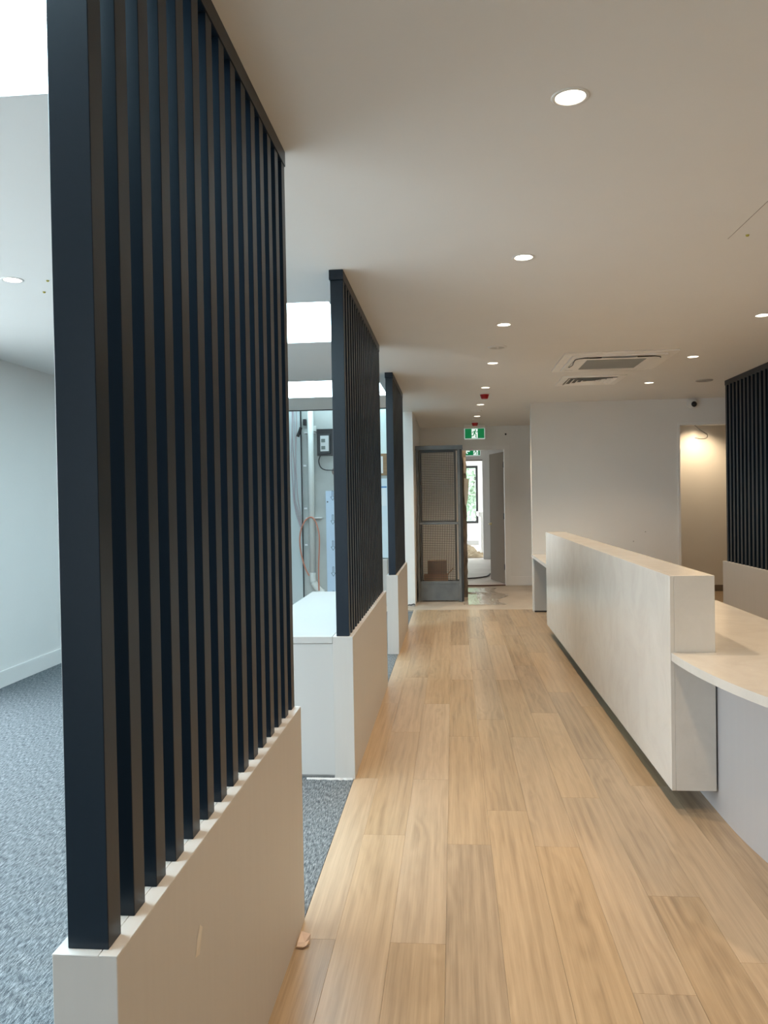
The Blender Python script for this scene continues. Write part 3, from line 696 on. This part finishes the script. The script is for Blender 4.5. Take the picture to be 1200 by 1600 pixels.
# boxes in the cage
t = thing('cardboard_box', 'brown closed cardboard box standing at the back inside the mesh cage', 'box', (-.25, 11.6, .28))
MB().box(-.385, -.105, 11.54, 11.70, .2805, .575).obj('carton', CARDB, t, .003, seg=1)
MB().box(-.387, -.103, 11.60, 11.64, .5752, .577).obj('tape_strip', mat('packing_tape', (.45, .33, .2), .4), t)
t = thing('cardboard_box', 'orange-brown open cardboard tray at the front inside the mesh cage', 'box', (-.27, 11.42, .28))
mb = MB().box(-.44, -.09, 11.365, 11.371, .2805, .385).box(-.44, -.09, 11.514, 11.52, .2805, .385).box(-.44, -.434, 11.371, 11.514, .2805, .385).box(-.096, -.09, 11.371, 11.514, .2805, .385).box(-.434, -.096, 11.371, 11.514, .2805, .286)
mb.obj('tray', CARDO, t)
fl = MB(); fl.v = [(-.089, 11.37, .384), (-.089, 11.51, .384), (-.012, 11.51, .47), (-.012, 11.37, .47), (-.093, 11.37, .387), (-.093, 11.51, .387), (-.016, 11.51, .473), (-.016, 11.37, .473)]
fl.f = [(0, 1, 2, 3), (7, 6, 5, 4), (0, 4, 5, 1), (1, 5, 6, 2), (2, 6, 7, 3), (3, 7, 4, 0)]
fl.obj('flap', CARDB, t)
# rough-edged board stack at the right of the cage
random.seed(3)
def rough_edge(x0, x1, z0, z1, y0, y1, amp, n=40):
    r = [(x1 + random.uniform(-amp, amp) , z0 + (z1 - z0) * k / n) for k in range(n + 1)]
    mb = MB()
    for (a, b) in zip(r, r[1:]): mb.poly_y([(x0, a[1]), (a[0], a[1]), (b[0], b[1]), (x0, b[1])], y0, y1)
    return mb
t = thing('timber_board', 'rough dark-edged board standing behind the right side of the mesh cage', 'board', (.15, 11.85, 0))
rough_edge(.136, .204, .001, 2.20, 11.80, 11.84, .005).obj('board', ROUGHW, t)
MB().box(.165, .198, 11.79, 11.799, 1.86, 2.10).obj('pale_offcut', mat('pale_offcut', (.42, .37, .31), .8), t)
t = tag(MB().poly_y([(.165, 1.62), (.175, 1.40), (.195, 1.36), (.225, 1.50), (.243, 1.77), (.17, 1.79)], 11.77, 11.786).obj('paper_sheet', mat('buff_paper', (.62, .57, .48), .8)), 'curled buff paper stuck on the rough board beside the cage', 'paper')

# ------------------------------------------------------------------ things on the hall floor
random.seed(11)
mb = MB(); nx, ny = 30, 40
def sheet_z(i, j): return 0.004 + 0.004 * abs(math.sin(i * .9 + j * .31)) * random.random()
xa, xb2, ya, yb3 = .13, .86, 10.95, 13.0
vid = {}
for j in range(ny + 1):
    for i in range(nx + 1):
        u, v = i / nx, j / ny
        left = .13 + (.16 if .55 < v < .72 else 0) * (0.6 + .4 * math.sin(j * 2.1)); right = .86 - .22 * abs(math.sin(v * 5.1 + .6)) - .03 * random.random()
        vid[i, j] = len(mb.v); mb.v.append((left + (right - left) * u, ya + (yb3 - ya) * v + .03 * math.sin(i * 1.3), sheet_z(i, j)))
for j in range(ny):
    for i in range(nx): mb.f.append((vid[i, j], vid[i + 1, j], vid[i + 1, j + 1], vid[i, j + 1]))
tag(mb.obj('plastic_sheet', CLEAR, smooth=True), 'shiny wrinkled clear plastic sheet lying on the hall floor before the far door', 'plastic sheet')
tag(MB().tube(spline([(.10, 13.33, .012), (.3, 13.30, .012), (.55, 13.29, .012), (.75, 13.32, .012), (.86, 13.34, .012)]), .011, 8).obj('power_cord', CORD), 'brown power cord lying along the threshold of the far door', 'cord')
tag(MB().tube(spline([(.05, 14.45, .012), (.25, 14.5, .012), (.45, 14.62, .012), (.62, 14.9, .012), (.7, 15.4, .012)]), .012, 8).obj('power_cord', mat('dark_cord', (.05, .035, .03), .5)), 'dark power cord curving over the pale floor beyond the far door', 'cord')
mb = MB(); pts = spline([(-.655, 10.78, .02), (-.63, 10.80, .035), (-.60, 10.83, .03), (-.565, 10.84, .04), (-.545, 10.845, .028)], 5)
for a, b in zip(pts, pts[1:]): mb.quad((a.x, a.y - .03, a.z - .012), (b.x, b.y - .03, b.z - .012), (b.x, b.y, b.z), (a.x, a.y, a.z)); mb.quad((a.x, a.y - .03, a.z - .015), (a.x, a.y, a.z - .003), (b.x, b.y, b.z - .003), (b.x, b.y - .03, b.z - .015))
tag(mb.obj('plastic_scrap', BPLAST), 'black curled plastic scrap at the foot of the white pier', 'scrap')
# crumpled cardboard scrap at the foot of the nearest plinth
SC = (-0.528, 2.575)
def sp(dx, dy, z): return (SC[0] + dx, SC[1] + dy, z)
mb = MB()
mb.v = [sp(-.013, -.028, .001), sp(.016, -.030, .001), sp(.024, .014, .002), sp(-.010, .026, .001), sp(-.012, -.018, .010), sp(.011, -.012, .007), sp(.026, .018, .019), sp(-.008, .030, .021), sp(.004, .002, .010)]
mb.f = [(0, 1, 2, 3), (0, 4, 5, 1), (1, 5, 6, 2), (2, 6, 7, 3), (3, 7, 4, 0), (4, 8, 5), (5, 8, 6), (6, 8, 7), (7, 8, 4)]
t = mb.obj('cardboard_scrap', mat('torn_card', (.66, .53, .45), .8)); tag(t, 'torn cardboard scrap on the timber at the foot of the nearest plinth', 'scrap')
fl = MB(); fl.v = [sp(-.016, -.040, .002), sp(.010, -.046, .003), sp(.032, -.022, .008), sp(.026, -.016, .003), sp(.008, -.034, .001), sp(-.014, -.033, .001)]
fl.f = [(0, 1, 4, 5), (1, 2, 3, 4)]
fl.obj('torn_edge', mat('brown_torn_edge', (.14, .07, .035), .8), t)

# ------------------------------------------------------------------ service recess at the end of the left room
SY = 11.048
tag(MB().box(-2.95, -2.150, SY - .022, SY - .002, .02, 2.98).obj('wall_sheet', SHEET, bevel=.002, seg=1), 'pale grey sheet panel left of the white pipe in the service recess', 'panel')
tag(MB().box(-2.148, -2.134, SY - .03, SY - .002, .02, 2.98).obj('black_strip', BPLAST), 'thin black vertical strip between the pale panel and the white pipe', 'strip')
t = thing('waste_pipe', 'white vertical plastic pipe on the grey service wall', 'pipe', (-2.0, 10.98, 0))
MB().tube([(-1.99, 10.985, 3.05), (-2.0, 10.985, .46)], .042, 20).obj('pipe', PVC, t, smooth=True)
MB().tube(spline([(-2.0, 10.985, .47), (-1.998, 10.985, .36), (-1.95, 10.985, .27), (-1.90, 10.985, .215), (-1.85, 10.985, .18)], 6), .046, 20).obj('elbow', PVC, t, smooth=True)
for z in (2.45, 1.245): MB().box(-2.085, -1.86 if z < 2 else -1.93, 10.975, SY, z - .006, z + .006).obj('pipe_clip', PAPER, t)
MB().box(-1.952, -1.915, 10.99, SY, 2.47, 2.55).obj('inspection_cap', PVC, t, .005, seg=1)
hose = spline([(-1.905, 10.93, .22), (-1.905, 10.93, .55), (-1.885, 10.92, .95), (-1.915, 10.92, 1.14), (-1.965, 10.92, 1.24), (-2.02, 10.92, 1.255), (-2.09, 10.92, 1.20), (-2.15, 10.92, 1.06), (-2.165, 10.92, .90), (-2.145, 10.93, .72), (-2.10, 10.93, .55), (-2.045, 10.94, .43)], 6)
tag(MB().tube(hose, .0100, 8).obj('orange_hose', ORANGE, smooth=True), 'orange hose looped over the white pipe in the service recess', 'hose')
random.seed(5)
t = thing('cable_bundle', 'bundle of thin pink and lilac cables hanging on the pale panel left of the pipe', 'cables', (-2.24, 11.0, 3.0))
for k in range(4):
    xk = -2.27 + k * .022; zk = 2.95
    pts = [(xk + .012 * math.sin(k * 2 + i * 1.3), 11.00 - .004 * k, zk - i * .24) for i in range(7)] + [(-2.22 + .02 * k, 10.99, 1.3), (-2.165 + .004 * k, 10.985, 1.12)]
    MB().tube(spline(pts, 5), .006, 6).obj('cable', PINKC if k % 2 else mat('lilac_cable_%d' % k, (.45, .40, .43), .5), t)
tag(MB().tube(spline([(-2.175, 10.955, 2.40), (-2.145, 10.95, 2.47), (-2.125, 10.95, 2.53)], 5), .022, 10).obj('cable_gland', BPLAST), 'black angled cable gland at the top of the pale panel', 'gland')
tag(MB().box(-2.105, -2.06, 10.99, SY - .001, 2.56, 2.65).obj('black_coupling', BPLAST, bevel=.01, seg=2), 'small black coupling in front of the top of the white pipe', 'coupling')
t = thing('meter_board', 'black meter board with a white meter, right of the white pipe', 'meter', (-1.75, SY, 2.3))
MB().box(-1.91, -1.45, SY - .03, SY - .002, 2.125, 2.505).obj('backboard', BPLAST, t, .003, seg=1)
MB().box(-1.885, -1.715, SY - .07, SY - .0305, 2.15, 2.43).obj('housing', mat('dark_grey_housing', (.03, .032, .035), .4), t, .006)
MB().box(-1.855, -1.735, SY - .078, SY - .0705, 2.185, 2.405).obj('meter_face', mat('meter_face', (.62, .64, .64), .4), t, .002, seg=1)
for z in (2.23, 2.33): MB().box(-1.842, -1.785, SY - .082, SY - .0785, z - .018, z + .03).obj('meter_display', mat('display_%d' % int(z * 100), (.14, .17, .16), .3), t)
tag(MB().tube(spline([(-1.86, 10.99, 2.13), (-1.885, 10.99, 2.05), (-1.86, 10.99, 1.965), (-1.80, 10.99, 1.925), (-1.70, 10.99, 1.915), (-1.60, 10.99, 1.92)]), .007, 8).obj('meter_cable', BPLAST), 'black cable curving below the meter board', 'cable')
tag(MB().lathe([(0, SY - .03), (.05, SY - .03), (.062, SY - .015), (.062, SY - .002)], -1.645, 1.90, 20, axis='y').obj('round_cover', mat('brown_cover', (.24, .18, .15), .6)), 'round brown cover on the grey wall below the meter board', 'cover')
t = thing('film_panel', 'tall panel in pale blue protective film printed with downward arrows', 'panel', (-1.6, SY, 0))
MB().poly_z([(-1.80, SY - .03), (-1.30, SY - .03), (-1.30, SY - .004), (-1.80, SY - .004)], .02, 1.625).obj('panel_sheet', FILM, t)
for k, z in enumerate((1.54, 1.20, .83, .46, .12)):
    ar = MB(); c = -1.70 - .003 * k; y0, y1 = SY - .032, SY - .0302
    ar.stroke_y([(c - .009, z + .085), (c - .009, z), (c - .03, z), (c, z - .05), (c + .03, z), (c + .009, z), (c + .009, z + .085), (c - .009, z + .085)], .006, y0, y1)
    ar.obj('arrow', INK, t)
tag(MB().lathe([(0, SY - .036), (.010, SY - .036), (.011, SY - .0302)], -1.775, 1.47, 12, axis='y').obj('panel_plug', BPLAST), 'small black plug at the edge of the blue film panel', 'plug')
for k, z in enumerate((1.99, 1.38, .86)):
    tag(MB().box(-2.115, -2.075, SY - .02, SY - .002, z - .012, z + .012).obj('wall_clip', PAPER, bevel=.002, seg=1), ['upper', 'middle', 'lower'][k] + ' small white clip on the grey wall left of the pipe', 'clip')
# right of the middle screen
tag(MB().box(-1.10, -.70, SY - .012, SY - .002, 2.14, 3.0).obj('pale_sheet', PALEG), 'pale blue-green translucent sheet high on the service wall between two screens', 'panel')
t = thing('notice_board', 'brown plywood board with a white sheet, seen between two screens', 'board', (-.95, SY, 2.0))
MB().box(-1.12, -.70, SY - .03, SY - .004, 1.83, 2.135).obj('backboard', BROWN, t, .002, seg=1)
MB().box(-1.10, -.975, SY - .034, SY - .0302, 1.86, 2.10).obj('paper_sheet', PAPER, t)
t = thing('wrapped_panel', 'pale blue wrapped panel with a dash of blue tape, below the plywood board', 'panel', (-.9, SY, 1.2))
MB().box(-1.12, -.70, SY - .06, SY - .004, .665, 1.785).obj('panel_sheet', mat('pale_blue_wrap', (.60, .73, .80), .35), t, .004, seg=1)
MB().box(-1.02, -.925, SY - .063, SY - .0602, 1.655, 1.675).obj('tape', BTAPE, t)
MB().box(-1.02, -.93, SY - .062, SY - .0602, 1.40, 1.65).obj('label_sheet', mat('label_grey', (.72, .80, .84), .5), t)
t = thing('floor_cabinet', 'white low cabinet with grey side standing under the wrapped panel', 'cabinet', (-.9, 10.9, 0))
MB().box(-1.16, -.925, 10.88, SY - .004, .003, .655).obj('body', LAMW, t, .003, seg=1)
MB().box(-.922, -.86, 10.90, SY - .004, .003, .655).obj('side_panel', GPLAST, t)

# ------------------------------------------------------------------ rooms beyond the far door
struct(MB().box(-4.0, 6.0, 13.5, 25.4, 2.75, 2.85).obj('ceiling', CEIL))
struct(MB().box(5.9, 6.0, 13.5, 19.42, 0, 2.75).obj('wall_rear_right', PAINT))
portal('opening_portal', (5.95, 22.4, 1.4), (0, PI / 2, 0), 2.6, 5.8)  # unseen side left without a wall to brighten the far room
pw = MB().box(.725, 5.9, 19.3, 19.42, 0, 2.75).box(-4.0, .725, 19.3, 19.42, 2.42, 2.75)
struct(pw.obj('wall_middle', PAINT))
struct(MB().box(-4, .725, 19.285, 19.30, 2.40, 2.425).obj('trim_3', SKIRTG))
exit_sign('green exit sign with a left arrow hanging in the room beyond the far door', .200, .550, 2.350, 2.505, 15.8, 2.749, True)
rw = MB().box(-4, -1.2, 25.3, 25.42, 0, 2.75).box(.80, 5.9, 25.3, 25.42, 0, 2.75).box(-1.2, .80, 25.3, 25.42, 0, .69).box(-1.2, .80, 25.3, 25.42, 2.53, 2.75)
struct(rw.obj('wall_rear', PAINT))
struct(MB().box(-1.2, .80, 25.27, 25.30, 0, .13).obj('baseboard_rear', GPLAST))
w = struct(MB().box(.735, .80, 25.28, 25.40, .69, 2.53).box(-1.2, .735, 25.28, 25.40, .69, .76).box(-1.2, .735, 25.28, 25.40, 2.46, 2.53).box(-1.2, -1.13, 25.28, 25.40, .76, 2.46).box(-.25, -.19, 25.28, 25.40, .76, 2.46).obj('window_1', FRAMEB))
MB().box(-.19, .735, 25.335, 25.341, .76, 2.46).obj('pane', GLASS, w)
MB().box(-1.13, -.25, 25.335, 25.341, .76, 2.46).obj('pane', GLASS, w)
MB().box(-.19, .735, 25.30, 25.334, 1.60, 1.625).obj('glazing_bar', mat('bar_reflection', (.6, .6, .58), .5), w)  # transom bar; its pale colour paints the reflection along it
t = thing('half_wall', 'pale half-height wall with a white ledge in the bright far room', 'half wall', (1.2, 21.3, 0))
MB().box(.72, 2.6, 20.7, 22.2, .001, 1.0).obj('body', PAINT, t)
MB().box(.655, 2.65, 20.62, 22.25, 1.0, 1.12).obj('ledge', TRIM, t, .01)
portal('opening_portal', (-4.0, 22.4, 1.4), (0, -PI / 2, 0), 2.6, 5.8)  # unseen left side, also kept open to let daylight in
struct(MB().box(-4.1, -4.0, 13.5, 19.42, 0, 2.75).obj('wall_rear_left', PAINT))
portal('opening_portal', (-.2, 25.5, 1.6), (-PI / 2, 0, 0), 2.0, 1.84)
random.seed(21)
def crumple(label, cx, cy, sx, sy, h, M=CLOTH):
    mb = MB(); n = 26; ph = [random.uniform(0, 6) for _ in range(6)]
    for j in range(n + 1):
        for i in range(n + 1):
            u, v = i / n * 2 - 1, j / n * 2 - 1; e = max(0, 1 - (u * u) ** 2) * max(0, 1 - (v * v) ** 2)
            z = abs(math.sin(u * 5 + ph[0] + 2 * v)) * .5 + abs(math.sin(v * 7 + ph[1] - 1.5 * u)) * .35 + .25 * abs(math.sin(9 * u - 6 * v + ph[2]))
            mb.v.append((cx + sx * u * (1 + .12 * math.sin(3 * v + ph[3])), cy + sy * v * (1 + .12 * math.sin(3 * u + ph[4])), .004 + h * z * e ** .5))
    for j in range(n):
        for i in range(n):
            a = j * (n + 1) + i; mb.f.append((a, a + 1, a + n + 2, a + n + 1))
    tag(mb.obj('drop_sheet', M, smooth=True), label, 'drop sheet', 'crumpled drop sheets')
crumple('nearer crumpled tan drop sheet on the floor of the bright far room', .36, 20.05, .46, .38, .13)
crumple('larger crumpled tan drop sheet heaped behind the nearer one in the far room', .16, 21.5, .44, .55, .22)
# trees outside the far window
random.seed(9)
def tree(label, x, y, h, r, n=3600):
    t = thing('tree', label, 'tree', (x, y, -.12), 'trees outside the far window')
    MB().tube(spline([(x, y, -.12), (x + .05, y, h * .3), (x - .05, y + .05, h * .75)]), .10, 8).obj('trunk', BARK, t)
    mb = MB()
    for _ in range(n):
        a, b = random.uniform(0, 2 * PI), math.acos(random.uniform(-1, 1)); rr = r * random.uniform(.25, 1) * (1 + .2 * math.sin(3 * a) * math.sin(2 * b))
        c = Vector((x + rr * math.sin(b) * math.cos(a), y + rr * math.sin(b) * math.sin(a), h * .55 + rr * math.cos(b) * 1.35))
        u = Vector((random.gauss(0, 1), random.gauss(0, 1), random.gauss(0, 1))).normalized() * .10; v = u.orthogonal().normalized() * .05
        mb.quad(tuple(c - u), tuple(c + v), tuple(c + u), tuple(c - v))
    o = mb.obj('foliage', LEAF, t); o['kind'] = 'stuff'
tree('leafy green tree outside the far window, right of the other two', .9, 30.0, 3.6, 1.35)
tree('leafy green tree outside the far window, between the other two', -.4, 35.5, 4.8, 1.7)
tree('leafy green tree outside the far window, farthest left', -3.2, 30.5, 4.0, 1.3)
